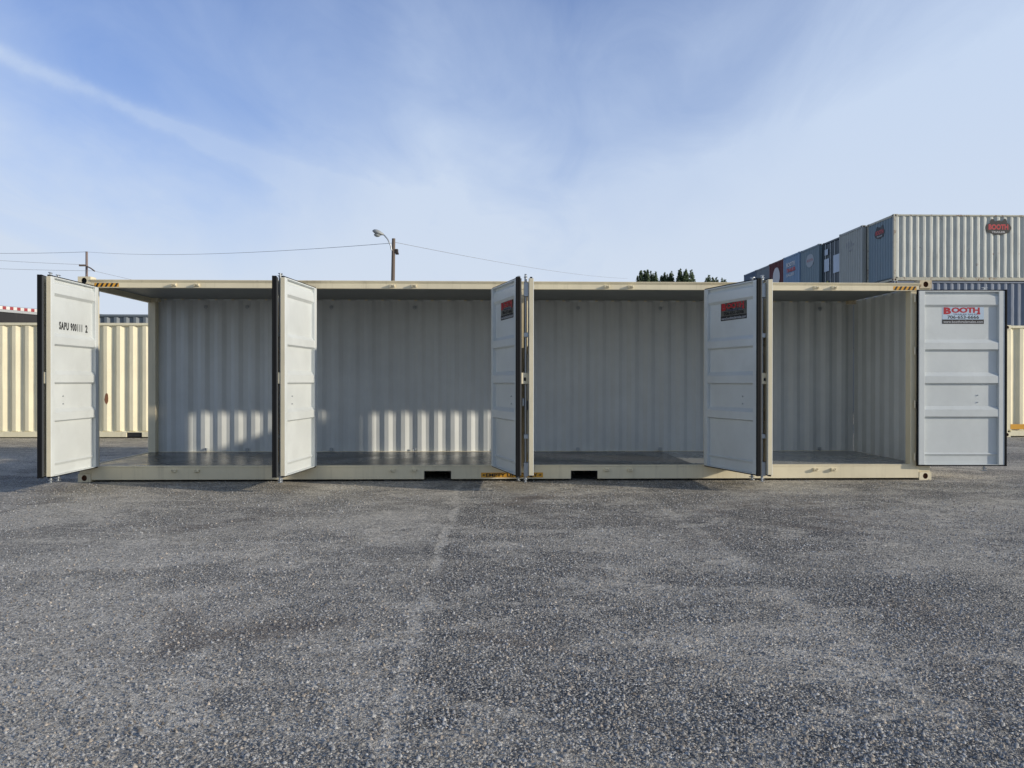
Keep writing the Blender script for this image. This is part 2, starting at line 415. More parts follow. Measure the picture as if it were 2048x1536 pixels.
# loose stones bedded in the surface: one countless mass, thick near, thinner far away
def gravel():
    n = 170000
    u = np.random.rand(n)
    y = -8.9 + (u ** 1.7) * 9.6
    x = (np.random.rand(n) - .5) * (9.0 + (y + 8.9) * 1.5) - .3
    keep = np.array([noise.noise(Vector((a * .5, b * .22, 3.0))) + .7 * noise.noise(Vector((a * 1.7, b * .8, 8.0))) > -.22 + .5 * (random.random() - .5) for a, b in zip(x, y)])
    x, y = x[keep], y[keep]; n = len(x)
    base = np.array([(1, 0, 0), (0, 1, 0), (-1, 0, 0), (0, -1, 0), (0, 0, 1.15)], np.float32)
    sz = .0034 + .0068 * np.random.rand(n) ** 1.9
    sc = sz[:, None] * (0.7 + .7 * np.random.rand(n, 3))
    th = np.random.rand(n) * math.pi * 2
    P = base[None] * sc[:, None, :] * (0.75 + .5 * np.random.rand(n, 5, 1))
    c, s = np.cos(th)[:, None], np.sin(th)[:, None]
    px = P[:, :, 0] * c - P[:, :, 1] * s + x[:, None] ; py = P[:, :, 0] * s + P[:, :, 1] * c + y[:, None]
    pz = P[:, :, 2] - .0008
    co = np.stack([px, py, pz], 2).astype(np.float32).reshape(-1)
    tri = np.array([(0, 1, 4), (1, 2, 4), (2, 3, 4), (3, 0, 4)], np.int32)
    F = (tri[None] + (np.arange(n) * 5)[:, None, None]).reshape(-1).astype(np.int32)
    me = bpy.data.meshes.new('loose_gravel'); nf = n * 4
    me.vertices.add(n * 5); me.vertices.foreach_set('co', co)
    me.loops.add(nf * 3); me.loops.foreach_set('vertex_index', F)
    me.polygons.add(nf); me.polygons.foreach_set('loop_start', np.arange(0, nf * 3, 3, dtype=np.int32)); me.polygons.foreach_set('loop_total', np.full(nf, 3, np.int32))
    me.update()
    t = np.random.rand(n); v = .17 + .42 * t ** 1.4; tint = np.random.rand(n)
    col = np.stack([v * (1.02 + .12 * (tint > .8)), v * (1 - .02 * (tint > .8)), v * (.95 - .16 * (tint > .8)), np.ones(n)], 1)
    at = me.color_attributes.new('stone', 'FLOAT_COLOR', 'POINT'); at.data.foreach_set('color', np.repeat(col, 5, 0).astype(np.float32).reshape(-1))
    m = bpy.data.materials.new('stone_chips'); m.use_nodes = True; q = NT(m.node_tree)
    b = q.n('ShaderNodeBsdfPrincipled', {'Base Color': q.n('ShaderNodeVertexColor', layer_name='stone').outputs[0], 'Roughness': .6, 'Specular IOR Level': .4})
    q.n('ShaderNodeOutputMaterial', {0: b.outputs[0]}); me.materials.append(m)
    o = bpy.data.objects.new('gravel', me); S.collection.objects.link(o)
    tag(o, kind='stuff', label='small grey stone chips scattered over the worn yard surface', cat='gravel')


gravel()

# ------------------------------------------------------------------ the open-side container
CL, CH, CW = 6.096, 2.896, 2.438
box_c = thing('open_side_container', 'long cream shipping container in the foreground with its row of white-faced side doors swung open', 'shipping container')
ZS, ZH = .227, 2.744
# bottom rail with two fork pockets
mb = MB(); segs = [(-5.918, -1.239), (-.858, .858), (1.239, 5.918)]
for a, b in segs: mb.bevbox(a, b, 0, .07, .03, .205, .004)
for a, b in ((-1.239, -.858), (.858, 1.239)): mb.box(a, b, 0.0, .07, .147, .203)
mb.bevbox(-5.918, 5.918, -.004, .09, .2055, ZS, .003)
mb.build('bottom_rail', CREAM, box_c)
for a, b in ((-1.239, -.858), (.858, 1.239)):
    m2 = MB(); m2.box(a, a + .006, .002, 2.43, .034, .145); m2.box(b - .006, b, .002, 2.43, .034, .145); m2.box(a, b, .002, 2.43, .1455, .15); m2.box(a, b, 2.40, 2.43, .034, .145)
    m2.build('fork_pocket', DARK, box_c)
# top rail: flat face, lip overhanging above it
MB().profile([(0, ZH), (0, 2.812), (-.022, 2.845), (-.022, 2.853), (.08, 2.853), (.08, ZH)], -5.918, 5.918).build('top_rail', CREAM, box_c)
mb = MB(); mb.bevbox(-5.918, 5.918, 2.36, 2.437, .03, ZS - .006); mb.build('bottom_rail', CREAM, box_c)
MB().bevbox(-5.918, 5.918, 2.437, 2.446, 2.74, 2.853, .002).build('top_rail', CREAM, box_c)
for sx in (-1, 1):
    a, b = sorted((sx * (6.03 if sx < 0 else 6.078), sx * 6.09))
    MB().bevbox(a, b, .162, 2.276, ZH + .006, 2.853, .005).build('end_rail', CREAM, box_c)
    MB().bevbox(a, b, .162, 2.276, .03, ZS - .002, .005).build('end_rail', CREAM, box_c)
# corner posts and the wide posts between the door openings
for sx in (-1, 1):
    a, b = sorted((sx * (5.80 if sx > 0 else 5.875), sx * 6.090))
    MB().bevbox(a, b, .012, .16, .118, 2.778, .006).build('corner_post', CREAM, box_c)
    a, b = sorted((sx * (5.965 if sx < 0 else 6.076), sx * 6.092))
    MB().bevbox(a, b, 2.30, 2.434, .118, 2.778, .006).build('corner_post', CREAM, box_c)
for px in (-3.04, 0, 3.04):
    m2 = MB(); m2.bevbox(px - .235, px + .235, .006, .13, ZS, ZH, .006)
    m2.box(px - .20, px - .19, .001, .006, ZS, ZH); m2.box(px + .19, px + .20, .001, .006, ZS, ZH)
    m2.build('door_post', CREAM, box_c)
for sx in (-1, 1):
    for yy, fy in ((-.004, 1), (2.442, -1)):
        for zz, hm in ((0, RUST), (CH - .118, RUST)):
            casting('corner_casting', box_c, sx * 6.1, yy, zz, -sx, fy, CREAM if not (sx > 0 and zz > 1) else paint('rust_worn_cream', (.60, .50, .34), .6, dirt=.4, rust=.9), RUST if sx > 0 or zz == 0 else DARK)
# roof, floor, walls
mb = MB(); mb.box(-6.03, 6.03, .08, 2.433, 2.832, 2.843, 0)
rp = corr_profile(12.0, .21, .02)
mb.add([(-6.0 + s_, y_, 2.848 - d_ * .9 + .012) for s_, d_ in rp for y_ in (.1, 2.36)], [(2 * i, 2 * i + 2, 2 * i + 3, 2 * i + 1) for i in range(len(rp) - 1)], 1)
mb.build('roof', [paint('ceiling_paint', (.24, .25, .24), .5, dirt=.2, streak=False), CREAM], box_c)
MB().box(-6.03, 6.03, .09, 2.359, .16, .218).build('floor', FLOORM, box_c)
mb = MB()
corr_wall(mb, 12.03, 2.645, .284, .036, 0, 1, Matrix.Translation((6.065, 2.434, .19)) @ Matrix.Rotation(math.pi, 4, 'Z'), jit=.0035, seed=2)
mb.build('back_wall', [CREAM, INNER], box_c, fix=False)
mb = MB()
corr_wall(mb, 2.25, 2.645, .30, .036, 0, 1, Matrix.Translation((6.07, .155, .19)) @ Matrix.Rotation(math.pi / 2, 4, 'Z'), jit=.003, seed=5)
mb.build('end_wall', [CREAM, INNER], box_c, fix=False)
# keepers on the rails for the lock rod cams
kp = MB()
kp.bevbox(-.035, .035, -.012, 0, -.022, .022, .002)
for s in (-1, 1): kp.bevbox(s * .028 - .008, s * .028 + .008, -.05, -.012, -.014, .016, .002)
kp.tube([(-.028, -.045, .006), (-.01, -.052, .010), (.012, -.05, .004)], .007, 6)
k0 = kp.build('cam_keeper', CREAM, box_c)
first = True
for x in (-4.76, -4.44, -1.69, -1.385, 1.37, 1.71, 4.40, 4.66):
    for z in (2.782, .158):
        k = k0 if first else copy_part(k0, box_c)
        first = False; k.location = (x, 0.0005, z); k.rotation_euler = (0, 0 if z > 1 else math.pi, 0)
# lashing rings along the back wall
lr = MB(); lr.bevbox(-.03, .03, -.01, 0, -.02, .02, .002)
lr.tube([(.022 * math.cos(t), -.016, -.008 + .03 * math.sin(t)) for t in [k * math.pi / 6 for k in range(13)]], .005, 6)
l0 = lr.build('lashing_ring', GALV, box_c); first = True
for x in (-5.15, -4.45, -3.02, -1.60, -.18, 1.22, 2.65, 4.05, 5.45):
    for z in (.26, 2.70):
        l = l0 if first else copy_part(l0, box_c); first = False; l.location = (x, 2.385, z)


# ---- doors
def leaf_profile():
    pr = [(.228, -.0), (.243, -.0), (.246, .047), (.320, .047), (.372, .034), (.380, .022)]
    pr = [(.228, 0), (.236, 0), (.240, .042), (.322, .034), (.372, .032), (.380, .046), (.885, .046)]
    def rib(a, b, c, d): return [(a, .046), (b, .004), (c, .004), (d, .046)]
    pr = [(.228, .0), (.234, .0), (.238, .050), (.350, .050), (.382, .030), (.400, .046)]
    pr += rib(.905, .925, 1.025, 1.075) + rib(1.385, 1.408, 1.505, 1.560) + rib(1.870, 1.893, 1.985, 2.035)
    pr += [(2.50, .046), (2.535, .014), (2.655, .018), (2.69, .046), (2.715, .046), (2.722, 0), (2.735, 0)]
    return pr


def make_leaf(s, lockside, sticker=None, label=None, rodin=.11):
    """door leaf; local +x*s runs from hinge to free edge, inner face +y, outer face -y"""
    W0, W1 = .03, 1.262
    X = lambda a: s * a
    mb = MB(); yi, yo = .058, -.002
    z0, z1 = .228, 2.735
    for a, b in ((W0, W0 + .085), (W1 - .085, W1)):
        p, q = sorted((X(a), X(b)))
        mb.bevbox(p, q, yo, yi, z0, z1, .004, 0)
    p, q = sorted((X(W0 + .085), X(W1 - .085)))
    pr = leaf_profile()
    vs = []; fs = []
    for z, d in pr: vs += [(p, yi - .001 - d, z), (q, yi - .001 - d, z)]
    for i in range(len(pr) - 1): fs.append((2 * i, 2 * i + 1, 2 * i + 3, 2 * i + 2))
    mb.add(vs, fs, 0)
    vs = [];
    for z, d in pr: vs += [(p, yi - .008 - d, z), (q, yi - .008 - d, z)]
    mb.add(vs, [f[::-1] for f in fs], 1)
    mb.box(p, q, yo, yi - .009, z0, z0 + .004, 1); mb.box(p, q, yo, yi - .009, z1 - .004, z1, 1)
    # outer skins of the side frames
    for a, b in ((W0, W0 + .085), (W1 - .085, W1)):
        pp, qq = sorted((X(a), X(b))); mb.box(pp + .003, qq - .003, yo - .004, yo - .001, z0 + .003, z1 - .003, 1)
    p, q = sorted((X(W1), X(W1 + .0012))); mb.box(p, q, yo + .004, yi - .006, z0 + .004, z1 - .004, 1)
    door = mb.build('door', [WHITE, CREAM], box_c)
    # gasket: black rubber flange right round the leaf
    gk = MB(); t0, t1 = .010, .040; e = .017; et = .030 if lockside else .002
    for a, b, c, d in ((W0 - e, W0 - .0005, z0 - e, z1 + e), (W1 + .0005, W1 + max(et, .0015), z0 - e, z1 + e if lockside else z0), (W0, W1, z0 - e, z0 - .0005), (W0, W1, z1 + .0005, z1 + e)):
        p, q = sorted((X(a), X(b))); gk.bevbox(p, q, t0, t1, c, d, .003)
    if lockside:
        p, q = sorted((X(W1 + .002), X(W1 + .029))); gk.bevbox(p, q, t1 - .001, yi + .010, z0 - e, z1 + e, .003); gk.bevbox(p, q, -.004, t0 + .006, z0, z1, .003, 1)
    gk.build('gasket', [RUBBER, paint('grey_seal_strip', (.075, .08, .085), .6, dirt=.3, spec=.2)], door)
    for zb in (1.13, 1.23): MB().cyl((X(.90), yi - .047, zb), (X(.90), yi - .034, zb), .008, n=8).build('bolt', GALV, door)
    # lock rod with end cams and guide brackets on the outer face
    xr = X(W1 - rodin); rd = MB()
    rd.cyl((xr, -.045, .175), (xr, -.045, 2.755), .0165, n=12)
    for zc, sg in ((.175, -1), (2.755, 1)):
        rd.bevbox(xr - .034, xr + .034, -.066, -.024, min(zc, zc + sg * .012), max(zc, zc + sg * .012), .002)
        rd.cyl((xr, -.045, zc + sg * .012), (xr, -.045, zc + sg * .03), .012, n=8)
        rd.bevbox(xr - .042, xr + .03, -.06, -.03, min(zc + sg * .03, zc + sg * .042), max(zc + sg * .03, zc + sg * .042), .002)
    for zb in (.30, .72, 2.02, 2.60):
        h = .09 if zb in (.30, 2.60) else .03
        rd.bevbox(xr - .04, xr + .04, -.068, -.0075, zb - h, zb + h, .004)
    rd.build('lock_rod', GALV, door)
    # handle lying across the face
    hd = MB(); x2 = X(W1 - .62)
    hd.tube([(xr, -.066, 1.16), (xr + (x2 - xr) * .15, -.075, 1.13), (xr + (x2 - xr) * .6, -.075, 1.10), (x2, -.070, 1.12)], [.012, .011, .010, .012], 8)
    hd.bevbox(xr - .03, xr + .03, -.085, -.066, 1.11, 1.21, .003)
    hd.bevbox(x2 - .03, x2 + .03, -.06, -.0075, 1.04, 1.16, .004)
    hd.build('handle', GALV, door)
    if lockside:
        lb = MB(); xa, xb = sorted((X(W1 - .08), X(W1 + .02)))
        z_a, z_b = 1.395, 1.535
        lb.box(xa, xb, -.012, -.0075, z_a, z_b); lb.box(xa, xb, -.095, -.012, z_b - .006, z_b); lb.box(xa, xb, -.095, -.012, z_a, z_a + .035)
        lb.box(xa, xa + .005, -.095, -.012, z_a + .035, z_b - .006) if s > 0 else lb.box(xb - .005, xb, -.095, -.012, z_a + .035, z_b - .006)
        lb.box(xa, xb, -.1, -.095, z_a, z_b)
        e0, e1 = (xb - .005, xb) if s > 0 else (xa, xa + .005)
        lb.box(e0, e1, -.095, -.070, z_a + .035, z_b - .006); lb.box(e0, e1, -.035, -.012, z_a + .035, z_b - .006)
        lb.box(e0, e1, -.070, -.035, z_b - .06, z_b - .006)
        lb.box(xa + .006, xb - .006, -.07, -.03, z_a + .04, z_a + .07, 1)
        lb.build('lock_box', [CREAM, DARK], door)
    for zc in (.34, 1.10, 1.87, 2.63):
        hg = MB(); hg.cyl((0, -.002, zc - .055), (0, -.002, zc + .055), .014, n=10)
        p, q = sorted((X(.004), X(.10))); hg.bevbox(p, q, -.012, -.0065, zc - .04, zc + .04, .002)
        hg.build('hinge', CREAM, door)
    MI = Matrix(((-s, 0, 0, 0), (0, 1, 0, 0), (0, 0, 1, 0), (0, 0, 0, 1)))  # text plane: local u runs left to right as read from inside
    if sticker == 'dealer':
        # read from inside: hinge is on the reader's left for a right leaf
        st = MB(); yp = yi - .045
        T = Matrix.Translation((0, 0, 0)); mir = Matrix(((s, 0, 0, 0), (0, 1, 0, 0), (0, 0, 1, 0), (0, 0, 0, 1)))
        x0, x1, zb, zt = .385, .985, 2.262, 2.515
        quad(st, x0, x1, zb, zt, 0, mir, yp)
        y2 = yp + .0012
        quad(st, x0, x1, zb, zb + .062, 1, mir, y2)
        put_text(st, 'www.boothtrailersales.com', x0 + .015, zb + .012, .57, .036, 4, mir, .006, y2 + .0008)
        put_text(st, '706-653-6666', x0 + .075, zb + .072, .455, .048, 1, mir, .022, y2)
        put_text(st, 'TRAILER SALES', x0 + .155, zb + .127, .35, .020, 3, mir, .018, y2)
        put_text(st, 'OOTH', x0 + .132, zb + .157, .408, .080, 2, mir, .05, y2, .92)
        put_text(st, 'B', x0 + .018, zb + .137, .11, .100, 2, mir, .06, y2)
        quad(st, x0 + .50, x0 + .548, zb + .135, zb + .16, 2, mir, y2)
        st.build('sticker', [SHEET, BLACK, REDINK, simple('navy_ink', (.05, .07, .16)), simple('grey_white_ink', (.55, .57, .6))], door, fix=False)
    if sticker == 'code':
        st = MB(); mir = Matrix(((-s, 0, 0, 0), (0, 1, 0, 0), (0, 0, 1, 0), (0, 0, 0, 1)))
        yp = yi - .0445
        put_text(st, 'SAPU 900111', -.985, 2.085, .585, .104, 0, mir, .036, yp, 1.2)
        st.build('lettering', [BLACK], door, fix=False)
        st = MB(); put_text(st, '2', -.315, 2.085, .062, .104, 0, mir, .03, yp)
        st.build('check_digit', [BLACK], door, fix=False)
    if label: door['label'] = label
    return door


leaves = [(-5.84, 1, 89.8, 'code', 'open side door lettered SAPU 900111 2'), (-3.28, -1, 103.6, None, None), (-2.80, 1, 96.3, None, None),
          (-.24, -1, 104.9, 'dealer', 'open side door with dealer sticker, left of centre'), (.24, 1, 92.2, None, None),
          (2.80, -1, 107.2, 'dealer', 'open side door with dealer sticker, between the third and fourth bays'), (3.28, 1, 91.2, None, None),
          (5.84, -1, 178.2, 'dealer', 'side door with dealer sticker, folded flat past the right corner')]
for px, s, th, stk, lab in leaves:
    d = make_leaf(s, s < 0, stk, lab, .36 if stk == 'code' else (.10 if s > 0 or px < -1 else .24)); d.location = (px, -.03, 0); d.rotation_euler = (0, 0, -s * R(th))
# end doors: the front one points at the viewer beside the lettered door, the other is folded behind
d = make_leaf(-1, True, None, 'end door swung to the front beside the lettered side door'); d.location = (-6.14, -.03, 0); d.rotation_euler = (0, 0, R(101.8))
d = make_leaf(1, False, None, 'end door folded back along the rear wall'); d.location = (-6.10, 2.53, 0)

# decals
mb = MB()
for x0, x1 in ((-5.87, -5.53),):
    quad(mb, x0, x1, 2.752, 2.806, 0, Matrix.Identity(4), -.0015)
    for k in range(5):
        a = x0 + .01 + k * .066; mb.add([(a, -.0025, 2.752), (a + .03, -.0025, 2.752), (a + .06, -.0025, 2.806), (a + .03, -.0025, 2.806)], [(0, 1, 2, 3)], 1)
h0 = mb.build('hazard_decal', [YELLOW, BLACK], box_c, fix=False)
h1 = copy_part(h0, box_c); h1.location = (5.535 + 5.87, 0, 0)
mb = MB(); I4 = Matrix.Identity(4)
quad(mb, -.43, .456, .052, .122, 0, I4, -.0015)
put_text(mb, 'EMPTY LIFT ONLY', -.36, .063, .74, .048, 1, I4, .03, -.0025, 1.0)
mb.add([(-.415, -.0025, .087), (-.385, -.0025, .102), (-.385, -.0025, .093), (-.37, -.0025, .093), (-.37, -.0025, .081), (-.385, -.0025, .081), (-.385, -.0025, .072)], [(0, 1, 6), (2, 3, 4, 5)], 1)
mb.add([(.44, -.0025, .087), (.41, -.0025, .102), (.41, -.0025, .093), (.392, -.0025, .093), (.392, -.0025, .081), (.41, -.0025, .081), (.41, -.0025, .072)], [(0, 6, 1), (2, 5, 4, 3)], 1)
mb.build('lift_decal', [YELLOW, BLACK], box_c, fix=False)


# ------------------------------------------------------------------ closed containers
def container(label, loc, mat, length=12.192, H=2.896, group=None, rz=0, pitch=.29, end_kind='wall', end_mat=None, rust=None, pockets=False, seed=0, frame=None, jit=.006):
    """x from 0 to length, y from 0 to 2.438, z from 0 to H"""
    t = thing('shipping_container', label, 'shipping container', loc, rz, group)
    frame = frame or mat; em = end_mat or mat; hm = RUST if rust else DARK
    for x, fx in ((0, 1), (length, -1)):
        for y, fy in ((0, 1), (2.438, -1)):
            for z in (0, H - .118): casting('corner_casting', t, x, y, z, fx, fy, frame, hm)
    for y in (0.004, 2.374):
        if pockets and y < 1:
            c = length / 2; m = MB()
            for a, b in ((.178, c - 1.24), (c - .86, c + .86), (c + 1.24, length - .178)): m.bevbox(a, b, y, y + .06, .025, .16)
            for a, b in ((c - 1.24, c - .86), (c + .86, c + 1.24)): m.box(a, b, y, y + .06, .14, .158); 
            m.build('bottom_rail', frame, t)
            for a, b in ((c - 1.24, c - .86), (c + .86, c + 1.24)): MB().box(a + .003, b - .003, y + .03, y + .04, .03, .138).build('fork_pocket', DARK, t)
        else: MB().bevbox(.178, length - .178, y, y + .06, .025, .16).build('bottom_rail', frame, t)
        MB().bevbox(.178, length - .178, y, y + .06, H - .075, H - .012).build('top_rail', frame, t)
    for x in (.004, length - .104):
        for y in (.004, 2.334): MB().bevbox(x, x + .1, y, y + .1, .118, H - .118).build('corner_post', frame, t)
    m = MB(); corr_wall(m, length - .20, H - .22, pitch, .055, 0, 0, Matrix.Translation((.10, .018, .155)), jit=jit, seed=seed)
    m.build('side_wall', mat, t, fix=False)
    m = MB(); corr_wall(m, length - .20, H - .22, pitch, .045, 0, 0, Matrix.Translation((length - .10, 2.42, .155)) @ Matrix.Rotation(math.pi, 4, 'Z'))
    m.build('side_wall', mat, t, fix=False)
    m = MB(); corr_wall(m, 2.24, H - .22, .25, .045, 0, 0, Matrix.Translation((length - .018, .10, .155)) @ Matrix.Rotation(math.pi / 2, 4, 'Z'))
    m.build('end_wall', em, t, fix=False)
    for z in (.025, H - .1): MB().bevbox(.006, .07, .162, 2.276, z, z + .09).build('end_rail', frame, t)
    if end_kind == 'wall':
        m = MB(); corr_wall(m, 2.24, H - .22, .25, .045, 0, 0, Matrix.Translation((.018, 2.34, .155)) @ Matrix.Rotation(-math.pi / 2, 4, 'Z'), jit=jit, seed=seed + 3)
        m.build('end_wall', em, t, fix=False)
    else:
        for k in (0, 1):
            y0 = .106 + k * 1.118; m = MB(); m.bevbox(.03, .07, y0, y0 + 1.108, .14, H - .13, .006)
            for zz in (.5, 1.1, 1.7, 2.2): m.bevbox(.022, .03, y0 + .1, y0 + 1.0, zz, zz + .12, .002)
            dd = m.build('door', em, t)
            for yy in (y0 + .25, y0 + .85):
                MB().cyl((.0, yy, .12), (.0, yy, H - .12), .018, n=8).build('lock_rod', GALV, dd)
    m = MB(); m.box(.06, length - .06, .06, 2.378, H - .03, H - .022); m.build('roof', frame, t)
    m = MB(); m.box(.06, length - .06, .06, 2.378, .10, .15); m.build('floor', DARK, t)
    return t


# cream containers in the next row
BEIGE = paint('beige_container_paint', (.84, .775, .56), .5, dirt=.2, bump=.2)
t = container('cream closed container behind the lettered door at the left edge', (-14.25, 8.9, 0), BEIGE, pitch=.325, pockets=True, seed=11, group='cream containers in the row behind', rust=True)
# scuffs on its side
m = MB()
for (x, z, w, h) in ((3.75, 1.02, .05, .25), (4.02, 1.06, .07, .34), (4.36, 1.0, .06, .3)):
    n = 9; m.add([(x + w * math.cos(6.283 * i / n) * (.6 + .5 * random.random()), -.0, z + h * .5 * math.sin(6.283 * i / n) * (.7 + .4 * random.random())) for i in range(n)], [tuple(range(n))])
m.build('scuff_mark', paint('rust_scuff', (.28, .12, .06), .8, dirt=.5, streak=False), t, loc=(0, .0165, 0), fix=False)
t = container('cream closed container with a yellow band low on its side at the right edge', (13.02, 8.95, 0), BEIGE, pitch=.325, seed=17, group='cream containers in the row behind', rust=True)
m = MB(); quad(m, .18, 2.2, .20, .33, 0, I4, .0); m.build('label_strip', [YELLOW], t, loc=(0, .0155, 0), fix=False)

# a blue one standing on blocks behind the left cream container
NAVY = paint('faded_slate_paint', (.15, .18, .21), .5, dirt=.3, bump=.3)
t = container('slate blue container on concrete blocks, its top just showing over the cream container', (-13.0, 11.9, .45), NAVY, length=6.058, pitch=.27, seed=23)
t.location.x = -14.0; t.location = (-13.05, 11.75, .45)
# keep only its own place: four concrete blocks under the corners
cb = MB(); cb.bevbox(-.2, .2, -.15, .15, 0, .45, .01)
CONC = simple('concrete', (.32, .31, .29), .85)
b0 = None
for i, (x, y, w) in enumerate(((.2, .2, 'front left'), (5.85, .2, 'front right'), (.2, 2.25, 'rear left'), (5.85, 2.25, 'rear right'))):
    if b0 is None: b = b0 = cb.build('concrete_block', CONC)
    else: b = b0.copy(); S.collection.objects.link(b)
    b.location = (-13.05 + x, 11.75 + y, 0)
    tag(b, 'grey concrete block under the %s corner of the slate blue container' % w, 'concrete block', 'blocks under the slate blue container')

# black box trailer with conspicuity tape at its top edge, parked at an angle
ang = math.atan2(2.7, 1.15)
tr = thing('box_trailer', 'black box trailer with red and white tape along its top edge behind the cream container', 'trailer', (-18.2, 5.4, 0), ang)
BLK = simple('black_trailer_skin', (.012, .012, .014), .5)
L = 10.9
MB().bevbox(0, L, 0, 2.5, 1.15, 3.50, .02).build('body', BLK, tr)
MB().bevbox(0, L, -.006, 2.506, 3.502, 3.585, .01).build('top_rail', simple('trailer_grey_rail', (.42, .44, .45), .4), tr)
m = MB(); n = int(L / .115)
for k in range(n): m.box(k * L / n, (k + 1) * L / n, -.002, .05, 3.587, 3.68, k % 2)
for k in range(n): m.box(k * L / n, (k + 1) * L / n, 2.45, 2.502, 3.587, 3.68, k % 2)
m.build('reflective_tape', [simple('tape_red', (.34, .04, .05), .5), simple('tape_white', (.72, .70, .66), .4)], tr)
MB().box(.05, L - .05, .05, 2.45, 3.587, 3.64).build('roof', simple('trailer_grey_roof', (.5, .5, .5), .5), tr)
MB().box(.3, L - .3, .5, 2.0, .95, 1.148).build('chassis', DARK, tr)
for xx in (1.6, 2.9):
    for yy in (.15, 2.10):
        w = MB(); w.cyl((xx, yy, .5), (xx, yy + .26, .5), .5, n=24).build('wheel', RUBBER, tr)
for yy in (.5, 1.9): MB().bevbox(L - 2.2, L - 2.05, yy, yy + .12, 0, .95).build('landing_leg', DARK, tr)

# ------------------------------------------------------------------ the stacked row on the right
C_A = paint('stack_grey_cream', (.55, .57, .53), .55, dirt=.6, rust=.22, bump=.4, dirtcol=(.10, .08, .06))
C_A_F = paint('stack_pale_frame', (.50, .49, .40), .6, dirt=.5, rust=.6)
C_AE = paint('stack_blue_grey_end', (.19, .26, .31), .55, dirt=.3, bump=.3)
C_B = paint('stack_grey_tan', (.38, .40, .38), .6, dirt=.4, rust=.1)
C_C = paint('stack_dark_teal', (.07, .09, .105), .6, dirt=.3)
C_D = paint('stack_pale_teal', (.20, .27, .31), .6, dirt=.3)
C_E = paint('stack_light_blue', (.21, .32, .46), .6, dirt=.25)
C_F = paint('stack_maroon', (.10, .012, .018), .6, dirt=.25)
C_G = paint('stack_slate', (.19, .22, .25), .6, dirt=.3)
C_H = paint('stack_navy', (.08, .12, .19), .6, dirt=.3)
C_2 = paint('stack_blue_side', (.19, .225, .29), .55, dirt=.5, bump=.4)
OVALW = simple('oval_white', (.55, .55, .56)); LOGOR = simple('logo_red', (.48, .05, .06)); PLW = simple('placard_white', (.50, .58, .68))


def oval(mb, cx, cz, rx, rz, mi, M, y=0.0, n=24, jag=0.0):
    mb.add([(cx + rx * math.cos(6.2832 * i / n) * (1 + jag * random.uniform(-1, 1)), y, cz + rz * math.sin(6.2832 * i / n) * (1 + jag * random.uniform(-1, 1))) for i in range(n)], [tuple(range(n))], mi, M)


ENDM = Matrix.Translation((.012, 2.438, 0)) @ Matrix.Rotation(-math.pi / 2, 4, 'Z')   # plane just outside the left end, u from back to front
DD = Matrix.Translation((0, .012, 0))


def emblem(par, M, cx, cz, w, name='emblem'):
    """dark oval with red lettering and three jagged peaks"""
    m = MB(); oval(m, cx, cz, w * .5, w * .26, 0, M, 0, 26)
    for dx, hh in ((-.24, .18), (0, .12), (.24, .19)):
        x = cx + dx * w; m.add([(x - .12 * w, -.001, cz + .1 * w), (x + .12 * w, -.001, cz + .1 * w), (x + .06 * w, -.001, cz + (.22 + hh * .6) * w), (x - .02 * w, -.001, cz + (.16 + hh) * w), (x - .08 * w, -.001, cz + .26 * w)], [(0, 1, 2, 3, 4)], 0, M)
    put_text(m, 'BOOTH', cx - .38 * w, cz - .07 * w, .76 * w, .21 * w, 1, M, .05, -.003)
    put_text(m, 'TRAILER', cx - .26 * w, cz - .19 * w, .52 * w, .07 * w, 2, M, .02, -.003)
    return m.build(name, [BLACK, LOGOR, OVALW], par, fix=False)


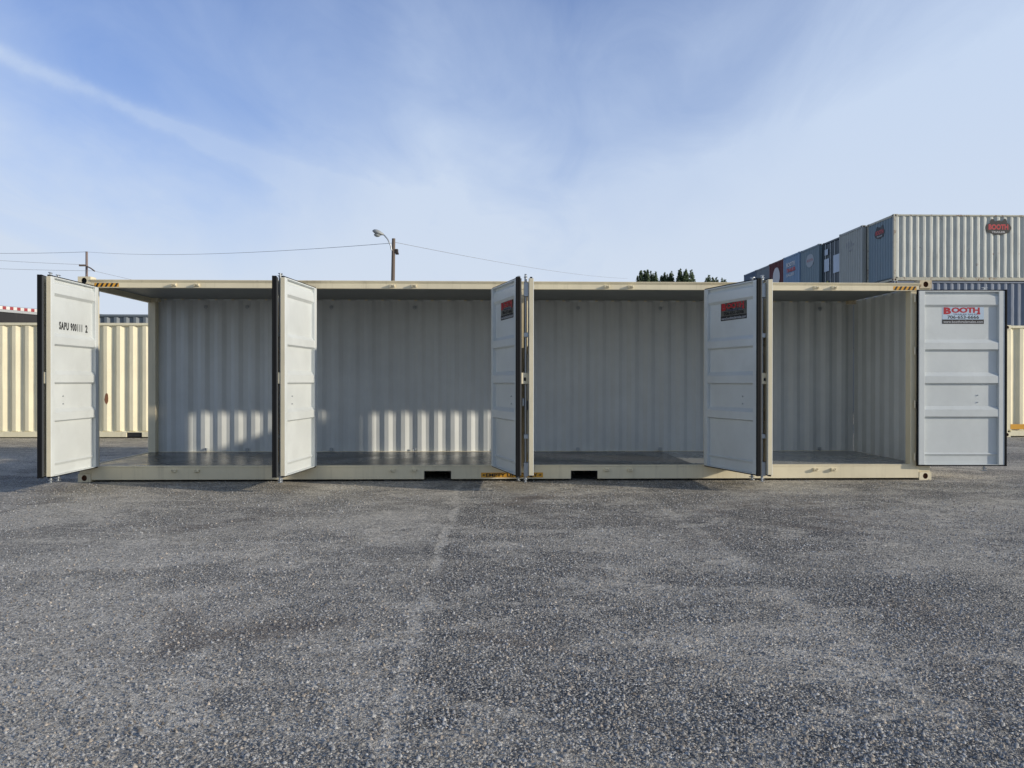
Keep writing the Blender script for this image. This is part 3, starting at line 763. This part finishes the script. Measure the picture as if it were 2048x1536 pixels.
stack = [  # x of the left end, side colour, end colour, end kind, label
    (17.18, C_A, C_AE, 'wall', 'weathered grey cream container topping the nearest stack, dark oval emblem on its side'),
    (16.97, C_B, C_B, 'wall', 'grey tan container atop its stack, standing out beyond the nearest stack'),
    (17.20, C_C, C_C, 'door', 'dark teal container with white placards on its end atop the stack'),
    (17.01, C_D, C_D, 'wall', 'pale teal container with a faint oval on its end atop the stack'),
    (16.96, C_E, C_E, 'wall', 'light blue container with red and white lettering on its end atop the stack'),
    (17.00, C_F, C_F, 'wall', 'maroon container with a white disc on its end atop the stack'),
    (17.04, C_G, C_G, 'wall', 'slate grey container atop the stack just beyond the maroon one'),
    (17.02, C_H, C_H, 'wall', 'navy container atop the last stack seen at the far end of the row')]
order = ['nearest', 'second', 'third', 'fourth', 'fifth', 'sixth', 'seventh', 'farthest']
for k, (x, cs, ce, kind, lab) in enumerate(stack):
    y = 22.79 + 2.5 * k
    for tier in (0, 1, 2):
        if tier < 2 and k > 1: continue      # wholly hidden behind the front stacks and the open container
        top = tier == 2
        if top: a, e, lb, kd = cs, ce, lab, kind
        else:
            a = [C_2, C_G][(k + tier + 1) % 2] if k else (C_2 if tier == 1 else C_D); e = a; kd = 'wall'
            lb = '%s container in the %s stack of the right-hand row' % ({(0, 1): 'blue middle', (0, 0): 'teal bottom', (1, 1): 'slate middle', (1, 0): 'blue bottom'}.get((k, tier), 'grey'), order[k])
        t = container(lb, (x + (0 if top else .06 * (tier - .5)), y, tier * 2.899), a, end_kind=kd, end_mat=e, group='stacked containers in the row on the right', seed=30 + 3 * k + tier, rust=True, frame=(C_A_F if (top and k == 0) else None), jit=.008, pitch=.30)
        if not top: continue
        if k == 0:
            emblem(t, DD, 4.62, 2.32, 1.15)
            emblem(t, ENDM, 1.15, 2.30, .95)
        if k == 1:
            m = MB()
            for cx_, cz_, a_, b_ in ((.80, 2.22, .05, .17), (1.02, 2.18, .07, .20), (1.28, 2.22, .06, .16), (1.5, 2.17, .10, .06), (1.18, 1.92, .22, .04)): oval(m, cx_, cz_, a_, b_, 0, ENDM, 0, 14, .25)
            m.build('faded_marking', [simple('faded_grey', (.24, .255, .26))], t, fix=False)
        if k == 2:
            m = MB()
            for (a_, b_, c_, d_) in ((.25, .85, 1.35, 2.0), (1.35, 2.05, 1.15, 2.05), (.3, .7, 2.2, 2.5)): quad(m, a_, b_, c_, d_, 0, ENDM, -.035)
            quad(m, .55, .75, .55, .85, 1, ENDM, -.035)
            m.build('placard', [PLW, simple('faded_yellow', (.35, .36, .08))], t, fix=False)
        if k == 3:
            m = MB(); oval(m, 1.25, 2.18, .52, .36, 0, ENDM, 0); put_text(m, 'BOOTH', .85, 2.12, .8, .15, 1, ENDM, .05, -.003)
            m.build('oval_logo', [simple('faint_oval', (.33, .37, .40)), simple('faint_red', (.34, .16, .18))], t, fix=False)
        if k == 4:
            m = MB(); put_text(m, 'BOOTH', .45, 2.25, 1.3, .26, 1, ENDM, .05, 0); put_text(m, 'TRAILER', .45, 1.95, 1.4, .22, 0, ENDM, .05, 0); put_text(m, 'SALES', .45, 1.7, 1.2, .16, 1, ENDM, .03, 0)
            m.build('lettering', [LOGOR, OVALW], t, fix=False)
        if k == 5:
            m = MB(); oval(m, 1.2, 1.95, .58, .58, 0, ENDM, 0); m.build('disc_logo', [OVALW], t, fix=False)
        if k == 6:
            m = MB(); oval(m, 1.2, 1.9, .45, .45, 0, ENDM, 0); m.build('disc_logo', [simple('faint_disc', (.26, .30, .34))], t, fix=False)
# wholly hidden lower tiers of stacks 3..8 are one dark support row each, left plain
for k in range(2, 8):
    y = 22.79 + 2.5 * k
    for tier in (0, 1):
        cols = [C_G, C_2, C_D, C_H, C_B, C_E]
        t = container('%s container, %s tier of the %s stack in the right-hand row' % (['slate', 'blue', 'teal', 'navy', 'tan', 'pale blue'][(k + tier) % 6], ['bottom', 'middle'][tier], order[k]),
                      (17.05, y, tier * 2.899), cols[(k + tier) % 6], group='stacked containers in the row on the right', seed=60 + k, jit=0, pitch=.3)

# ------------------------------------------------------------------ street lamp, utility pole, wires
WOOD = paint('weathered_pole_wood', (.16, .125, .10), .85, dirt=.4)
lamp = thing('street_lamp', 'wooden pole street lamp with a cobra head rising above the open container', 'street lamp', (-4.33, 22, 0))
MB().cyl((-.06, 0, 0), (.05, 0, 7.36), .11, .072, n=14).build('pole', WOOD, lamp)
MB().tube([(-.02, -.1, 6.85), (-.06, -.12, 7.05), (-.17, -.14, 7.3), (-.30, -.15, 7.45), (-.36, -.15, 7.5)], .028, 8).build('arm', GALV, lamp)
hd = MB(); rings = []
n = 14
for u, rw, rh in ((0, .05, .035), (.05, .09, .06), (.16, .16, .10), (.30, .19, .12), (.42, .15, .09), (.5, .04, .03)):
    rings.append([(-.34 - u * .92, -.15 + rw * math.cos(6.2832 * i / n), 7.50 + u * .28 + rh * math.sin(6.2832 * i / n) * (1.0 if math.sin(6.2832 * i / n) > 0 else .8)) for i in range(n)])
vs = [v for r in rings for v in r]
hd.add(vs, [(a * n + i, a * n + (i + 1) % n, (a + 1) * n + (i + 1) % n, (a + 1) * n + i) for a in range(5) for i in range(n)] + [tuple(range(n)), tuple(range(5 * n, 6 * n))], 0, None, True)
hd.build('lamp_head', simple('lamp_grey', (.36, .38, .38), .45), lamp)
gl = MB(); rr = []
for a in range(5):
    t_ = a / 4 * math.pi / 2
    rr.append([(-.60 + .15 * math.cos(t_) * math.cos(6.2832 * i / n), -.15 + .13 * math.cos(t_) * math.sin(6.2832 * i / n), 7.505 - .115 * math.sin(t_)) for i in range(n)])
gl.add([v for r in rr for v in r], [(a * n + i, a * n + (i + 1) % n, (a + 1) * n + (i + 1) % n, (a + 1) * n + i) for a in range(4) for i in range(n)], 0, None, True)
gl.build('lamp_lens', simple('lamp_glass', (.42, .45, .44), .2), lamp)
m = MB(); m.bevbox(.10, .24, -.08, .08, 6.74, 6.92, .02); m.bevbox(.13, .26, -.07, .07, 6.70, 6.78, .01); m.build('floodlight', simple('dark_lamp_housing', (.03, .022, .02), .6), lamp)

pole = thing('utility_pole', 'thin wooden utility pole with crossarm far behind the left corner', 'utility pole', (-35.6, 60, 0))
MB().cyl((0, 0, 0), (0, 0, 12.8), .14, .10, n=12).build('pole', paint('pale_pole_wood', (.24, .19, .18), .85, dirt=.3), pole)
MB().bevbox(-.62, -.10, -.13, -.01, 11.50, 11.66, .01).build('crossarm', WOOD, pole)
MB().tube([(.06, -.06, 11.50), (.5, -.3, 11.30), (.95, -.55, 11.02)], .06, 6).build('crossarm', WOOD, pole)


def wire(label, a, b, sag, r=.02):
    a, b = Vector(a), Vector(b)
    pts = [a.lerp(b, t / 24) - Vector((0, 0, sag * 4 * (t / 24) * (1 - t / 24))) for t in range(25)]
    o = MB().tube(pts, r, 5).build('overhead_wire', simple('wire_grey', (.30, .32, .35), .6))
    tag(o, label, 'wire', 'overhead wires')


wire('top wire from the left edge past the utility pole top to the street lamp pole', (-4.25, 22, 7.18), (-35.6, 60, 12.78), .35, .010)
wire('top wire running from the utility pole out of the left edge', (-35.6, 60, 12.78), (-60, 66, 14.0), .3, .016)
wire('thin wire descending from the street lamp pole to the right toward the trees', (-4.20, 22, 7.2), (15.5, 80, 13.25), .30, .010)
wire('second wire sloping down to the utility pole crossarm from the left', (-36.15, 59.93, 11.66), (-62, 50, 13.2), .5, .014)
wire('lower wire sloping from the left edge behind the lettered door', (-34.75, 59.5, 11.05), (-70, 50, 12.4), .6, .014)
wire('wire running right and down from the utility pole behind the container', (-34.68, 59.48, 11.03), (-12, 75, 7.6), .4, .014)
wire('lowest faint wire at the left edge above the black trailer', (-60, 55, 9.6), (-20, 80, 7.4), .4, .014)


# ------------------------------------------------------------------ trees beyond the yard
def leafmat(name, c):
    m = bpy.data.materials.new(name); m.use_nodes = True; q = NT(m.node_tree)
    co = q.n('ShaderNodeTexCoord').outputs['Object']
    cc = q.mix(q.noise(co, 2.5, 4, .7), tuple(x * .55 for x in c), tuple(min(1, x * 1.6) for x in c))
    b = q.n('ShaderNodeBsdfPrincipled', {'Base Color': cc, 'Roughness': .7, 'Specular IOR Level': .2}); q.n('ShaderNodeOutputMaterial', {0: b.outputs[0]}); return m


LEAF = leafmat('pine_foliage', (.075, .105, .055)); LEAF2 = leafmat('brown_twigs', (.085, .06, .05)); BARK = simple('tree_bark', (.09, .07, .055), .9)


def tree(label, x, y, h, w, base, mat, spires, seed):
    rnd = random.Random(seed)
    t = thing('tree', label, 'tree', (x, y, 0), 0, 'trees beyond the container yard')
    tm = MB(); tm.tube([(0, 0, 0), (.1, .05, h * .45), (0, 0, h * .92)], [.28, .2, .04], 8)
    for k in range(10):
        a = rnd.uniform(0, 6.28); z = h * rnd.uniform(.45, .85); rr = w * rnd.uniform(.25, .45)
        tm.tube([(0, 0, z), (rr * .6 * math.cos(a), rr * .6 * math.sin(a), z + .5), (rr * math.cos(a), rr * math.sin(a), z + 1.1)], [.08, .05, .02], 5)
    tm.build('trunk', BARK, t)
    m = MB()
    for k in range(spires):
        cx, cy = rnd.uniform(-w / 2, w / 2), rnd.uniform(-w / 3, w / 3)
        edge = 1 - (abs(cx) / (w / 2)) ** 2 * .55
        top = h * (1 - .06 * rnd.random()) * (base / h + (1 - base / h) * edge)
        hh = rnd.uniform(1.5, 2.6); rw = rnd.uniform(.42, .75)
        for j in range(330):
            u = rnd.random() ** .7; z = top - u * hh; rad = rw * (.12 + u * .9) * rnd.random() ** .5; a = rnd.uniform(0, 6.28)
            p = Vector((cx + rad * math.cos(a), cy + rad * math.sin(a), z)); d = Vector((rnd.uniform(-1, 1), rnd.uniform(-1, 1), rnd.uniform(-.2, 1))).normalized()
            e = d.orthogonal().normalized(); s_ = rnd.uniform(.07, .17)
            m.add([p - d * s_, p + e * s_ * .5, p + d * s_, p - e * s_ * .5], [(0, 1, 2, 3)])
    for j in range(4200):                # fuller lower crown
        a = rnd.uniform(0, 6.28); rad = w * .5 * rnd.random() ** .5; z = base - 10.5 + 10.7 * rnd.random() ** .5 * (1 - .25 * rad / (w * .5))
        p = Vector((rad * math.cos(a), rad * math.sin(a), z)); d = Vector((rnd.uniform(-1, 1), rnd.uniform(-1, 1), rnd.uniform(-.5, 1))).normalized()
        e = d.orthogonal().normalized(); s_ = rnd.uniform(.12, .26); m.add([p - d * s_, p + e * s_ * .6, p + d * s_, p - e * s_ * .6], [(0, 1, 2, 3)])
    m.build('crown', mat, t, fix=False)


tree('widest dark green treetop, leftmost of those above the container roof', 17.7, 80, 14.35, 3.0, 13.7, LEAF, 15, 1)
tree('small rounded dark green treetop second from the left', 20.55, 81, 14.3, 2.2, 13.8, LEAF, 11, 2)
tree('spiky treetop with brownish upper twigs third from the left', 22.1, 80, 14.5, 2.0, 13.9, LEAF, 11, 3)
tree('low dark green treetop just left of the stacked containers', 26.3, 82, 14.15, 2.8, 13.6, LEAF, 13, 4)
